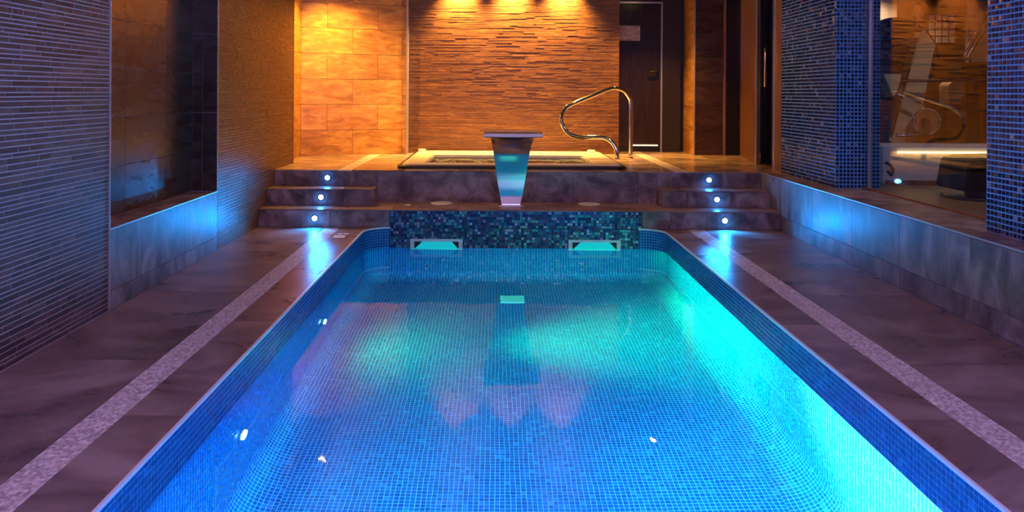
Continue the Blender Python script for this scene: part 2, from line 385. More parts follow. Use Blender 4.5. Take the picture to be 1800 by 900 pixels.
# ------------------------------------------------------------ deck floor
SL0, SL1, SR0, SR1 = -1.56, -1.425, 1.78, 1.925     # pale mosaic bands
fl = boxes('floor', [(XL-.02, PL-.012, -2.5, Y1, -.15, -.012), (PR+.012, XR+.02, -2.5, Y1, -.15, -.012), (PL-.012, PR+.012, -2.5, PF-.012, -.15, -.012)], M['strip_grout']); struct(fl)
def flat(z): return lambda u, v: (u, v, z)
def deck(x0, x1, ys):
    return grid(flat(-.012), [x0, x1], ys)
ysl = [-2.5+1.2*k for k in range(8)][:8]+[Y1]
ysl2 = [-2.5, -1.9]+[-1.9+1.2*k for k in range(1, 8)]+[Y1]
Q = deck(XL, SL0, ysl)+deck(SR1, XR, ysl)+deck(SL1, PL-.006, ysl2)+deck(PR+.006, SR0, ysl2)+grid(flat(-.012), arp(SL1, SR0, .8), [-2.5, -1.3, -.1, PF-.006])
Q = [q for q in Q]
lay('slab', Q, M['deck'], fl, single=999, h=.012, gap=.0022, cham=.0008)
# stone corners filling the rounded pool corners
for (cx, cy, sx, sy) in ((PL, PB, 1, -1), (PR, PB, -1, -1), (PL, PF, 1, 1), (PR, PF, -1, 1)):
    pts = [(cx-sx*.006, cy)]+[(cx+sx*(RC-RC*math.sin(a)), cy+sy*(RC-RC*math.cos(a))) for a in [PI/2*k/10 for k in range(11)]]
    prism('corner_slab', pts, -.012, 0, M['deck'], fl, 'z')
for a, b in ((SL0, SL1), (SR0, SR1)):
    Q = grid(flat(-.0105), arp(a, b, .0135), arp(-.5, Y1, .0135))
    lay('band_tile', Q, M['strip'], fl, stuff_name='mosaic_band', h=.0095, gap=.0018, cham=.0007)

# ------------------------------------------------------------ steps and platform
HX0, HX1, HY0, HY1 = -.9, 1.24, 7.74, 9.36   # hole of the whirlpool
YE = 10.14; XP0, XP1 = -2.36, 3.2
steps = boxes('platform', [(XP0, HX0, Y3+.01, YE, 0, Z3-.01), (HX1, XP1, Y3+.01, YE, 0, Z3-.01), (HX0, HX1, Y3+.01, HY0, 0, Z3-.01), (HX0, HX1, HY1, YE, 0, Z3-.01)], M['grout_pale']); struct(steps)
def fy(Y): return lambda u, v: (u, Y, v)     # faces the camera: U=x, V=z -> normal -y
# lower step, full width
s1 = box('lower_step', XL, XR, Y1+.01, Y3+.01, 0, Z1-.008, M['grout_pale']); struct(s1)
lay('riser_tile', [[(a, Y1+.01, 0), (b, Y1+.01, 0), (b, Y1+.01, Z1-.008), (a, Y1+.01, Z1-.008)] for a, b in ((XL, -1.52), (-1.52, XG0-.012), (XG1+.012, 1.62), (1.62, 1.95), (1.95, XR))], M['riser'], s1, 99, h=.01, gap=.0015, cham=.0008)
lay('tread_tile', grid(flat(Z1-.008), [XL, -1.52, -.95, -.35, .25, .85, 1.42, 2.02, XR], [Y1, Y3+.01]), M['deck'], s1, 99, h=.008, gap=.0015, cham=.001)
# glittering band on its riser and down to the water
gb = box('glitter_band', XG0-.012, XG1+.012, Y1+.004, Y1+.0098, 0, Z1-.0085, M['glitter_grout'], s1)
QB = grid(fy(Y1+.004), arp(XG0, XG1, .0243), arp(0.0, Z1-.009, .0243))
lay('glitter_tile', QB, M['glitter'], s1, stuff_name='glitter_tiling', h=.0022, gap=.003, cham=.0008, tilt=.0004)
box('glitter_backing', XG0-.012, XG1+.012, PB-.0009, PB-.0002, ZW-.006, -.001, M['glitter_grout'], basin)
lay('glitter_tile', Qg0, M['glitter'], basin, stuff_name='glitter_tiling', h=.0022, gap=.003, cham=.0008, tilt=.0004)
# middle steps
for nm, x0, x1, js in (('middle_step', XL, -1.157, (-1.45,)), ('middle_step', 1.60, XR, (1.83, 2.25))):
    s = box(nm, x0+.008 if x0 > 0 else x0, x1-.008 if x1 < 0 else x1, Y2+.01, Y3+.01, Z1, Z2-.008, M['grout_pale']); struct(s)
    xs = [x0, *js, x1]
    lay('riser_tile', grid(fy(Y2+.01), xs, [Z1, Z2-.008]), M['riser'], s, 99, h=.01, gap=.0015, cham=.0008)
    lay('tread_tile', grid(flat(Z2-.008), xs, [Y2, Y3+.01]), M['deck'], s, 99, h=.008, gap=.0015, cham=.001)
    X = x1-.008 if x1 < 0 else x0+.008
    q = [(X, Y2+.002, Z1), (X, Y3+.01, Z1), (X, Y3+.01, Z2-.008), (X, Y2+.002, Z2-.008)]
    lay('side_tile', face_to([q], (X+(1 if x1 < 0 else -1), 7.3, .2)), M['riser'], s, 9, h=.008, gap=.001, cham=.0008)
# top risers
lay('riser_tile', grid(fy(Y3+.01), [XL, -1.75, -1.155], [Z2, Z3-.01])+grid(fy(Y3+.01), [-1.15, -.42, .18, .76, 1.42, 1.60], [Z1, Z3-.01])+grid(fy(Y3+.01), [1.604, 2.25, XR], [Z2, Z3-.01]), M['riser'], steps, 99, h=.01, gap=.0016, cham=.0008)
# platform paving
def plat(x0, x1, y0, y1, nx, ny): return grid(flat(Z3-.01), ar(x0, x1, nx), ar(y0, y1, ny))
Q = plat(XP0, SL0, Y3, YE, 1, 4)+plat(SL1, HX0, Y3, YE, 1, 4)+plat(HX0, HX1, Y3, HY0, 4, 1)+plat(HX0, HX1, HY1, YE, 4, 1)+plat(HX1, SR0, Y3, YE, 1, 4)+plat(SR1, XP1, Y3, YE, 2, 4)
lay('slab', Q, M['lit_deck'], steps, 99, h=.01, gap=.002, cham=.001)
for a, b in ((SL0, SL1), (SR0, SR1)):
    lay('band_tile', grid(flat(Z3-.01), arp(a, b, .0135), arp(Y3, YE, .027)), M['strip'], steps, stuff_name='mosaic_band', h=.0095, gap=.0018, cham=.0007)

# ------------------------------------------------------------ left wall
fxl = lambda X: (lambda u, v: (X, u, v))       # U=y, V=z -> normal +x
ZL = .463; YN0, YN1 = 4.27, 5.92; XN = -2.38; YLE = 8.14
wl = boxes('wall_left', [(-2.6, XL-.008, -2.5, YN0, -.15, CEIL), (-2.6, XL-.008, YN0, YN1, -.15, ZL-.01), (-2.6, XN-.008, YN0, YN1, ZL-.01, CEIL), (-2.6, XL-.008, YN1, YLE, -.15, CEIL), (-2.7, -2.348, YLE, 9.3, -.15, CEIL)], M['grout_pale']); struct(wl)
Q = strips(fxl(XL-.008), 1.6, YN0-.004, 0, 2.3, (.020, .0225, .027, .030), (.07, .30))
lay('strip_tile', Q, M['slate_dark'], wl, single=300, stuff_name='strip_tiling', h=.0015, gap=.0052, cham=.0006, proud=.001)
gw = box('strip_backing', XL-.0085, XL-.006, YN1+.004, YLE, 0, CEIL, M['grout_brown'], wl)
Q = strips(fxl(XL-.006), YN1+.006, YLE, 0, CEIL-.01, (.018, .022, .026), (.06, .28))
lay('strip_tile', Q, M['slate'], wl, single=0, stuff_name='strip_tiling', h=.003, gap=.002, cham=.0008, proud=.003)
lay('parapet_tile', grid(fxl(XL-.008), [YN0, 4.655, 5.31, YN1], [0, .108, ZL-.01]), M['parapet'], wl, 99, h=.008, gap=.0015, cham=.0008)
lay('ledge_tile', [[(XN, a, ZL-.01), (XL, a, ZL-.01), (XL, b, ZL-.01), (XN, b, ZL-.01)] for a, b in ((YN0, 4.655), (4.655, 5.31), (5.31, YN1))], M['riser'], wl, 99, h=.01, gap=.0015, cham=.001)
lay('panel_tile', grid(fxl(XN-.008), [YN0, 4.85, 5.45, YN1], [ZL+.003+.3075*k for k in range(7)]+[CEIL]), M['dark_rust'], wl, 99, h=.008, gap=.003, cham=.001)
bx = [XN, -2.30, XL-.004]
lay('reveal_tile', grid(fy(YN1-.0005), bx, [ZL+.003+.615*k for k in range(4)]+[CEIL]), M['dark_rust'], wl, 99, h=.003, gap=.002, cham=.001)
for k, (y, z0, z1) in enumerate(((YN0-.002, 0, CEIL), (YN1+.002, ZL, CEIL))):
    struct(box('trim_%d' % (k+2), XL-.012, XL+.002, y-.004, y+.004, z0, z1, M['trim']))
struct(box('trim_4', XL-.006, XL+.003, YN0+.003, YN1-.003, ZL-.006, ZL+.003, M['trim']))
# golden side of the rear recess
lay('rear_tile', grid(fxl(-2.348), [YLE+.01, 8.72, 9.06], [Z3+.31*k for k in range(7)]+[CEIL]), M['rust'], wl, 99, h=.008, gap=.002, cham=.001)
# dark cap on the end of the strip wall
struct(box('trim_5', XL-.016, XL+.001, YLE, YLE+.01, Z3, CEIL, M['wood']))

# ------------------------------------------------------------ back wall
wb = boxes('wall_back', [(-1.05, 1.575, YB+.02, 9.9, CEIL, 2.9), (-1.116, 1.575, YB+.02, 9.9, 0, CEIL)], M['grout_brown']); struct(wb)
Q = strips(fy(YB+.02), -1.10, 1.575, Z3, CEIL, (.014, .018, .022, .026), (.09, .42))
lay('strip_tile', Q, M['slate'], wb, stuff_name='strip_tiling', h=.004, gap=.0012, cham=.0010, proud=.0045)
# flat golden tile section, set slightly askew
A0, A1 = Vector((-2.34, 9.06)), Vector((-1.116, 9.50)); AL = (A1-A0).length; AD = (A1-A0)/AL
AN = Vector((AD.y, -AD.x))
bm = bmesh.new(); vs = []
for p in (A0-AN*.01, A1-AN*.01, A1-AN*.2, A0-AN*.2):
    vs.append([bm.verts.new((p.x, p.y, z)) for z in (0, CEIL)])
for i in range(4): bm.faces.new((vs[i][0], vs[(i+1) % 4][0], vs[(i+1) % 4][1], vs[i][1]))
bm.faces.new([v[0] for v in vs]); bm.faces.new([v[1] for v in vs])
wp = from_bm('wall_back_left', bm, M['grout_brown']); struct(wp)
def fa(u, v): p = A0-AN*.01+AD*u; return (p.x, p.y, v)
lay('wall_tile', bond(fa, 0, AL, Z3, CEIL, .62, .31, .5), M['rust'], wp, 99, h=.01, gap=.0025, cham=.001)
struct(box('trim_6', -1.122, -1.106, 9.47, YB+.02, Z3, CEIL, M['trim']))

# ------------------------------------------------------------ back right: door niche, panels, glass door
wr = boxes('wall_back_right', [(1.575, 2.53, 10.13, 10.3, 0, CEIL), (2.53, 3.3, 9.57, 10.3, 0, CEIL), (3.1, 3.3, 7.44, 9.57, 0, CEIL)], M['dark']); struct(wr)
# doorway side lit in orange
fxr = lambda X: (lambda u, v: (X, u, v))
def facing_left(X, ys, zs): return face_to(grid(fxr(X), ys, zs), (X-5, ys[0], 1))
lay('side_tile', facing_left(2.53, [9.565, 10.13], [Z3+.31*k for k in range(7)]+[CEIL]), M['rust'], wr, 99, h=.008, gap=.002, cham=.001)
lay('panel_tile', grid(fy(9.57), [2.535, 2.885], [Z3+.31*k for k in range(7)]+[CEIL]), M['dark_rust'], wr, 99, h=.012, gap=.0015, cham=.001)
struct(box('trim_7', 2.515, 2.530, 9.55, 9.565, Z3, CEIL, M['trim']))
struct(box('trim_8', 2.888, 2.902, 9.53, 9.57, Z3, CEIL, M['wood']))
struct(box('trim_9', 2.902, 2.914, 9.545, 9.57, Z3, CEIL, M['trim']))
dp = box('window_2', 2.92, 3.088, 9.556, 9.57, Z3+.01, CEIL, M['dark_glass']); struct(dp)
# slanted orange jamb wall and the dark glass door beside it
prism('wall_right_rear', [(3.10, 9.555), (3.09, 9.47), (2.875, 8.33), (2.90, 8.30), (3.10, 8.30)], Z3, CEIL, M['wood'], None, 'z')['kind'] = 'structure'
struct(box('trim_10', 2.868, 2.880, 8.29, 8.325, Z3, CEIL, M['trim']))
t = box('door_2', 2.885, 3.05, 8.20, 8.222, Z3+.02, 2.55, M['dark_glass']); struct(t)
tube('door_handle', [(2.915, 8.15, z) for z in ar(1.33, 1.765, 6)], .014, M['steel'], t)
for z in (1.38, 1.71): cyl('handle_mount', (2.915, 8.176, z), (0, 1, 0), .007, .05, M['steel'], t, 12)
struct(box('trim_11', 3.005, 3.10, 8.195, 8.222, Z3, CEIL, M['wood']))
# front jamb against the mosaic wall
struct(box('trim_12', 2.872, 3.10, 7.44, 7.78, Z3, CEIL, M['wood']))
struct(box('trim_13', 2.864, 2.872, 7.74, 7.78, Z3, CEIL, M['trim']))
# dark door
d = box('door_1', 1.60, 2.20, 10.05, 10.09, Z3+.075, 2.44, M['door'], None, .002); struct(d)
boxes('door_frame', [(2.20, 2.215, 10.03, 10.09, Z3, 2.47), (1.585, 2.215, 10.03, 10.09, 2.45, 2.475)], M['trim'], d)
box('threshold', 1.585, 2.20, 10.06, 10.09, Z3, Z3+.07, M['black'], d)
box('lit_gap', 1.83, 2.165, 10.03, 10.048, Z3+.078, Z3+.096, M['cold_glow'], d)
box('handle_plate', 2.13, 2.165, 10.035, 10.05, 1.44, 1.60, M['black'], d, .004)
tube('door_handle', [(2.15, 10.04, 1.54), (2.15, 9.99, 1.54), (2.12, 9.98, 1.54), (2.02, 9.98, 1.54)], .013, M['black'], d)
wn = boxes('wall_niche', [(2.216, 2.45, 10.0, 10.13, 0, CEIL)], M['dark']); struct(wn)
t = box('notice', 1.62, 1.92, 10.035, 10.048, 1.955, 2.155, M['paper']); tagged(t, 'small printed picture notice fixed high on the dark brown door', 'notice')

# ------------------------------------------------------------ right side: parapet and mosaic walls
XG = 3.05; XM = 2.82
wr2 = boxes('wall_right', [(XR+.008, XG+.06, -2.5, 7.44, -.15, Z3-.01), (XM+.004, 3.3, -2.5, 4.33, Z3-.01, CEIL), (XM+.004, 3.19, 6.254, 7.44, Z3-.01, CEIL)], M['wall_grout']); struct(wr2)
yy = [7.47, 6.93, 6.25, 5.55, 4.9, 4.17, 3.5, 2.85, 2.2, 1.55, .9, .25]
Q = face_to(grid(fxr(XR+.008), yy[::-1], [0, .13, Z3-.01]), (0, 3, .2))
lay('parapet_tile', Q, M['parapet'], wr2, 99, h=.008, gap=.0015, cham=.0008)
lay('ledge_tile', grid(flat(Z3-.01), [XR, XG-.01], yy[::-1]), M['riser'], wr2, 99, h=.01, gap=.0015, cham=.001)
struct(box('trim_14', XR-.003, XR+.006, .25, 7.46, Z3-.006, Z3+.003, M['trim']))
near = face_to(grid(fxr(XM+.004), arp(2.2, 4.326, .0315), arp(Z3, 2.3, .0315)), (0, 3, 1))
far = face_to(grid(fxr(XM+.004), arp(6.254, 7.44, .0315), arp(Z3, CEIL, .0315)), (0, 6, 1))
end = grid(fy(6.254), arp(XM+.004, 3.19, .0315), arp(Z3, CEIL, .0315))
for Q in (near, far, end): lay('mosaic_tile', Q, M['wall_mosaic'], wr2, stuff_name='mosaic_tiling', h=.0035, gap=.0085, cham=.001, tilt=.0004)
# ------------------------------------------------------------ gym window
g = box('window_1', XG, XG+.01, 4.33, 6.25, Z3+.015, CEIL, M['glass']); struct(g)
boxes('window_frame', [(XG-.008, XG+.03, 4.33, 6.25, Z3, Z3+.015)], M['wood'], g)
box('mullion', XG-.006, XG+.014, 6.14, 6.165, Z3+.015, CEIL, M['trim'], g)

# ------------------------------------------------------------ gym beyond the glass
gf = box('floor_gym', XG+.03, 6.8, 3.9, 10.0, .36, Z3-.012, M['gym_floor']); struct(gf)
gwl = boxes('wall_gym', [(3.3, 6.8, 9.6, 9.8, Z3-.012, CEIL), (6.7, 6.8, 3.9, 9.6, Z3-.012, CEIL), (3.3, 6.8, 3.8, 4.0, Z3-.012, CEIL)], M['gym_wall']); struct(gwl)
box('light_panel', 4.35, 5.1, 9.585, 9.6, 1.9, CEIL, M['bench'], gwl)
box('white_post', 5.98, 6.6, 9.55, 9.6, 1.55, CEIL, M['bench'], gwl)
def G(px, py, Y):
    dx, dy = px-CX, py-CY; return Vector(((dx+ROLL*dy)/FPX*Y, Y, EYE-(dy-ROLL*dx)/FPX*Y))
# white raised bench with LED strip
t = thing('raised_platform', (4.0, 6.75, Z3-.012), 'low white lacquered platform with a warm light strip behind the gym window', 'platform')
box('body', 3.40, 5.2, 6.62, 7.1, Z3-.012, .80, M['bench'], t, .006)
box('light_strip', 3.53, 5.2, 6.600, 6.618, .742, .756, M['warm_glow'], t)
box('plinth', 3.42, 5.18, 6.58, 6.612, Z3-.012, .505, M['wood'], t)
tube('hook', spline([G(1556, 286, 6.58), G(1563, 288, 6.56), G(1569, 297, 6.56), G(1567, 308, 6.57), G(1560, 300, 6.58)], 5), .012, M['black'], t, 8)
# black case
t = thing('equipment_case', (3.85, 5.95, Z3-.012), 'black rounded equipment case on the gym floor beside the blue mosaic wall', 'case')
prism('shell', [(3.56, .52), (3.60, .75), (3.68, .775), (4.12, .79), (4.15, .75), (4.15, .52)], 5.72, 6.1, M['black'], t, 'y', .012)
box('foot', 3.72, 4.1, 5.68, 5.98, Z3-.012, .52, M['black'], t, .006)
box('panel', 3.74, 4.0, 5.70, 5.718, .535, .60, M['dark'], t)
tagged(tube('power_cable', spline([(3.53, 5.95, Z3), (3.47, 5.85, Z3-.004), (3.5, 5.68, Z3-.004), (3.62, 5.60, Z3-.004), (3.78, 5.62, Z3-.004)], 6), .008, M['black'], None, 8), 'thin black cable looping on the gym floor beside the black case', 'cable')
# elliptical trainer
def poly(name, L, Y0, Y1_, m, parent, bev=.008):
    pts = [(lambda v: (v.x, v.z))(G(a, b, Y0)) for a, b in L]; return prism(name, pts, Y0, Y1_, m, parent, 'y', bev)
YT = 7.3
t = thing('elliptical_trainer', (4.0, YT, Z3-.012), 'tall exercise machine with slanted beige column seen through the gym window', 'exercise machine')
poly('column', [(1560, 268), (1617, 62), (1624, 50), (1645, 78), (1622, 187), (1608, 268)], YT, YT+.16, M['beige'], t)
poly('column_edge', [(1556, 268), (1598, 118), (1601, 118), (1561, 268)], YT-.012, YT-.002, M['steel'], t, 0)
c = G(1569, 106, YT+.3)
cyl('shroud', c, (0, 1, 0), .41, .12, M['dark_rust'], t, 48, bev=.02)
ring = [c+Vector((math.cos(a)*.415, -.07, math.sin(a)*.415)) for a in [PI*(.0+.75*k/24) for k in range(25)]]
tube('shroud_rim', ring, .012, M['black'], t, 8)
c = G(1628, 213, YT-.08)
cyl('wheel', c, (0, 1, 0), .125, .04, M['wood'], t, 28, bev=.008)
tube('wheel_rim', [c+Vector((math.cos(2*PI*k/24)*.125, -.02, math.sin(2*PI*k/24)*.125)) for k in range(25)], .008, M['chrome'], t, 8)
cyl('hub', c+Vector((-.02, -.03, 0)), (0, 1, 0), .03, .03, M['black'], t, 16)
poly('wedge', [(1553, 130), (1585, 130), (1583, 142), (1573, 170), (1568, 166)], YT-.2, YT-.05, M['beige'], t, .004)
tube('crossbar', [G(1572, 162, YT-.1), G(1619, 182, YT-.1)], .012, M['chrome'], t, 8)
tube('pedal_bar', [G(1576, 238, YT-.1), G(1630, 235, YT-.1)], .016, M['chrome'], t, 8)
tube('handlebar', [G(1549, 142, YT-.14), G(1735, 141, YT-.14)], .016, M['black'], t, 8)
tube('arm', spline([G(1612, 50, YT-.1), G(1611, 38, YT-.1), G(1615, 8, YT-.1)], 6), .014, M['black'], t, 8)
bm = bmesh.new(); bmesh.ops.create_uvsphere(bm, u_segments=16, v_segments=10, radius=1)
p = G(1614, 22, YT-.1); bmesh.ops.transform(bm, matrix=Matrix.Translation(p) @ Matrix.Diagonal((.042, .04, .10, 1)), verts=bm.verts[:]); from_bm('grip', bm, M['dark_rust'], t, True)
box('base', 3.85, 4.6, YT-.1, YT+.3, Z3-.012, .56, M['black'], t, .01)
# rowing / cable machine behind
t = thing('cable_machine', (5.0, 8.2, Z3-.012), 'dark exercise frame with grey bent tube behind the slanted machine', 'exercise machine')
Yc = 8.35
tube('bent_tube', [G(1733, 25, Yc), G(1722, 50, Yc), G(1696, 98, Yc), G(1700, 106, Yc)], .022, M['steel'], t, 10)
tube('bent_tube', [G(1737, 45, Yc+.05), G(1704, 96, Yc+.05), G(1704, 110, Yc+.05)], .012, M['steel'], t, 8)
poly('head', [(1690, 110), (1737, 108), (1737, 132), (1688, 132)], Yc, Yc+.25, M['black'], t)
poly('seat_pad', [(1668, 150), (1678, 141), (1694, 142), (1694, 160), (1691, 182), (1669, 182)], Yc-.1, Yc+.1, M['beige'], t)
poly('seat_rail', [(1630, 188), (1737, 192), (1737, 198), (1630, 193)], Yc, Yc+.12, M['black'], t, 0)
box('post', 5.28, 5.36, Yc, Yc+.1, Z3-.012, 1.6, M['black'], t)
box('post', 4.93, 4.99, Yc, Yc+.1, Z3-.012, 1.15, M['black'], t)
# sheets of paper on the gym wall
for j in range(4):
    for i in range(4):
        p = G(1645.5+i*12, 30+j*13, 9.5); row = ('top', 'second', 'third', 'bottom')[j]; colm = ('first', 'second', 'third', 'fourth')[i]
        tagged(box('notice_sheet', p.x-.031, p.x+.031, 9.588, 9.598, p.z-.036, p.z+.036, M['grey_paper']), 'small white notice sheet on gym wall, %s row, %s from left' % (row, colm), 'notice', 'notice sheets on the gym wall')

# ------------------------------------------------------------ ceiling and walls behind the camera
struct(boxes('ceiling', [(-2.7, 6.8, -2.6, 9.3, CEIL, CEIL+.1), (-2.7, -1.05, 9.3, 10.3, CEIL, CEIL+.1), (1.575, 6.8, 9.3, 10.3, CEIL, CEIL+.1), (-1.05, 1.575, 9.22, 10.3, 2.9, 3.0), (-1.05, 1.575, 9.2, 9.3, CEIL+.1, 2.9), (-1.15, -1.05, 9.2, 9.9, CEIL+.1, 2.9), (1.575, 1.675, 9.2, 9.9, CEIL+.1, 2.9)], M['ceiling']))
struct(box('wall_front', -2.7, 3.3, -2.7, -2.5, -.15, CEIL, M['riser']))

# ------------------------------------------------------------ whirlpool
t = thing('whirlpool', (.17, 8.55, Z3), 'sunken hot tub with broad cream rim and dark skirt on the raised platform', 'hot tub')
def rrect(x0, x1, y0, y1, r, n=6):
    P = []
    for cx, cy, a0 in ((x1-r, y1-r, 0), (x0+r, y1-r, PI/2), (x0+r, y0+r, PI), (x1-r, y0+r, 1.5*PI)):
        for k in range(n+1): a = a0+PI/2*k/n; P.append((cx+r*math.cos(a), cy+r*math.sin(a)))
    return P
def loft(name, rings, m, parent, close_last=False, smooth=False):
    bm = bmesh.new(); R = [[bm.verts.new((x, y, z)) for x, y in P] for P, z in rings]; n = len(R[0])
    for a, b in zip(R, R[1:]):
        for k in range(n): bm.faces.new((a[k], a[(k+1) % n], b[(k+1) % n], b[k]))
    if close_last: bm.faces.new(R[-1])
    return from_bm(name, bm, m, parent, smooth)
wx0, wx1, wy0, wy1 = -1.0, 1.34, 7.62, 9.49
loft('skirt', [(rrect(wx0, wx1, wy0, wy1, .10), Z3+.001), (rrect(wx0, wx1, wy0, wy1, .10), Z3+.026), (rrect(wx0+.03, wx1-.03, wy0+.02, wy1-.03, .09), Z3+.038), (rrect(wx0+.04, wx1-.04, wy0+.03, wy1-.04, .08), Z3+.036), (rrect(wx0+.04, wx1-.04, wy0+.03, wy1-.04, .08), Z3+.001)], M['dark'], t)
ix0, ix1, iy0, iy1 = -.745, 1.045, 7.81, 8.95
loft('rim', [(rrect(wx0+.042, wx1-.042, wy0+.034, wy1-.042, .08), Z3+.03), (rrect(wx0+.052, wx1-.052, wy0+.042, wy1-.05, .08), Z3+.046), (rrect(ix0, ix1, iy0, iy1, .05), Z3+.046), (rrect(ix0+.01, ix1-.01, iy0+.01, iy1-.01, .05), Z3+.036), (rrect(ix0+.012, ix1-.012, iy0+.012, iy1-.012, .05), Z3-.02)], M['white'], t)
loft('basin', [(rrect(ix0+.012, ix1-.012, iy0+.012, iy1-.012, .05), Z3-.02), (rrect(ix0+.03, ix1-.03, iy0+.03, iy1-.03, .06), .35), (rrect(ix0+.25, ix1-.25, iy0+.2, iy1-.2, .06), .32), (rrect(ix0+.3, ix1-.3, iy0+.25, iy1-.25, .06), .05)], M['spa_shell'], t, True)
bm = bmesh.new(); bm.faces.new([bm.verts.new((x, y, Z3+.008)) for x, y in rrect(ix0+.010, ix1-.010, iy0+.010, iy1-.010, .05)])
me = bpy.data.meshes.new('whirlpool_water'); bm.to_mesh(me); bm.free(); link('water', me, M['spa_water'], t)
# overflow grille teeth along the front of the opening
bm = bmesh.new()
for k in range(70): x = ix0+.06+k*.0245; add_box(bm, x, x+.012, iy0-.05, iy0-.006, Z3+.046, Z3+.052)
o = from_bm('overflow_grille', bm, M['white'], t); o['kind'] = 'stuff'
for x in (-.905, 1.19): cyl('headrest_knob', (x, 9.33, Z3+.06), (0, 0, 1), .05, .028, M['white'], t, 24, bev=.006)
for x, y in ((-.3, 8.90), (.3, 8.92), (.8, 8.9), (-.55, 8.9)): cyl('jet', (x, iy1-.016, Z3-.04), (0, 1, 0), .03, .016, M['chrome'], t, 16)

# handrail
pts = [(1084.8, 284, 8.36), (1084.4, 270, 8.36), (1082, 259, 8.37), (1074, 248.5, 8.39), (1061.4, 241.8, 8.42), (1040, 241, 8.47), (1018.7, 240.5, 8.52), (1001, 235, 8.56), (989, 220, 8.6), (986.7, 207, 8.62), (991.5, 194, 8.65), (1002.7, 184.5, 8.68), (1035, 171, 8.76), (1066.8, 157.8, 8.84), (1081, 155, 8.87), (1096, 159.6, 8.91), (1105.5, 171, 8.94), (1108.8, 184, 8.96), (1109, 230, 8.97), (1108.8, 280, 8.97)]
P = [G(*p) for p in pts]; P[0].z = Z3+.05; P[-1].z = Z3+.004
t = thing('handrail', (1.5, 8.7, Z3), 'polished looped steel handrail standing at the right end of the hot tub', 'handrail')
tube('rail', spline(P, 6), .0235, M['chrome'], t, 14)
cyl('flange', (P[-1].x, P[-1].y, Z3+.007), (0, 0, 1), .038, .012, M['chrome'], t, 20)
cyl('flange', (P[0].x, P[0].y, Z3+.052), (0, 0, 1), .034, .010, M['chrome'], t, 20)

# ------------------------------------------------------------ waterfall spout
t = thing('waterfall_spout', (.155, 7.2, Z1), 'tapered curved stainless steel waterfall spout standing on the step above the pool', 'fountain')
prf = [(7.235, .168, .175), (7.228, .26, .21), (7.218, .345, .243), (7.203, .43, .270), (7.18, .51, .292), (7.145, .60, .318), (7.085, .70, .345), (6.98, .785, .372), (6.80, .845, .40), (6.56, .862, .415)]
fr = spline([(w_, y, z) for y, z, w_ in prf], 5)
bm = bmesh.new(); rings = []
for i, p in enumerate(fr):
    a = fr[max(i-1, 0)]; b = fr[min(i+1, len(fr)-1)]; ty, tz = b.y-a.y, b.z-a.z; l = math.hypot(ty, tz); ny, nz = tz/l, -ty/l  # backwards/up
    th = .055; w2 = p.x/2; cx = .155
    ring = [(cx-w2, p.y, p.z), (cx+w2, p.y, p.z), (cx+w2, p.y+ny*th, p.z+nz*th), (cx-w2, p.y+ny*th, p.z+nz*th)]
    rings.append([bm.verts.new(v) for v in ring])
for a, b in zip(rings, rings[1:]):
    for k in range(4): bm.faces.new((a[k], a[(k+1) % 4], b[(k+1) % 4], b[k]))
bm.faces.new(rings[0]); bm.faces.new(rings[-1])
o = from_bm('body', bm, M['steel'], t, True)
try: o.data.set_sharp_from_angle(angle=.6)
except Exception: pass
prism('lip', [(6.46, .872), (6.47, .898), (6.52, .914), (6.95, .914), (7.02, .90), (7.03, .872), (6.98, .862), (6.50, .862)], -.098, .408, M['steel_matt'], t, 'x', .004)
box('base_plate', .04, .27, 7.21, 7.32, Z1, Z1+.01, M['steel'], t, .002)

# ------------------------------------------------------------ skimmers at the waterline
for x0, x1, lab in ((-.775, -.295, 'white framed skimmer opening at the waterline, left of the steel spout'), (.68, 1.16, 'white framed skimmer opening at the waterline, right of the steel spout')):
    y = PB-.006; t = thing('skimmer', ((x0+x1)/2, y, -.2), lab, 'skimmer', 'skimmers on the pool end wall')
    z0, z1, b = -.245, -.100, .036
    boxes('frame', [(x0, x1, y-.012, y+.004, z1-.022, z1), (x0, x1, y-.012, y+.004, z0, z0+.03), (x0, x0+b, y-.012, y+.004, z0+.03, z1-.022), (x1-b, x1, y-.012, y+.004, z0+.03, z1-.022)], M['white_plastic'], t)
    box('throat', x0+b, x1-b, y, y+.003, z0+.03, z1-.022, M['dark'], t)
    prism('weir_flap', [(x0+.012+b*.3, z0+.05), (x0+.04, z0+.055), (x0+.11, z1-.024), (x1-.10, z1-.024), (x1-.04, z0+.055), (x1-.05, z0+.035), (x0+.05, z0+.035)], y-.010, y-.001, M['turquoise'], t, 'y')

# ------------------------------------------------------------ small covers
for x, side in ((-.52, 'left'), (.92, 'right')):
    t = thing('round_cover', (x, 7.37, Z1), 'round white flush cover on the lower step, %s of the steel spout' % side, 'cover', 'round covers on the lower step')
    cyl('disc', (x, 7.365, Z1+.004), (0, 0, 1), .108, .007, M['white_plastic'], t, 32, bev=.002)
    cyl('screw', (x, 7.365, Z1+.0085), (0, 0, 1), .008, .003, M['steel'], t, 10)
def cover(x0, x1, y0, y1, z, lab):
    t = thing('drain_cover', ((x0+x1)/2, (y0+y1)/2, z), lab, 'cover')
    box('plate', x0, x1, y0, y1, z, z+.005, M['white_plastic'], t, .0015)
    cyl('screw', ((x0+x1)/2, (y0+y1)/2, z+.006), (0, 0, 1), .006, .002, M['steel'], t, 8)
cover(-1.385, -1.285, 6.42, 6.54, .001, 'small pale rectangular cover set in the deck near left pool corner')
cover(-1.375, -1.28, 6.585, 6.63, .001, 'narrow pale cover strip on the deck just before the lower step')
cover(-.865, -.81, 7.22, 7.27, Z1, 'tiny white square cap on the lower step near left step end')
cover(-1.50, -1.455, 7.26, 7.31, Z2, 'tiny metal cap on the middle step of the left flight')

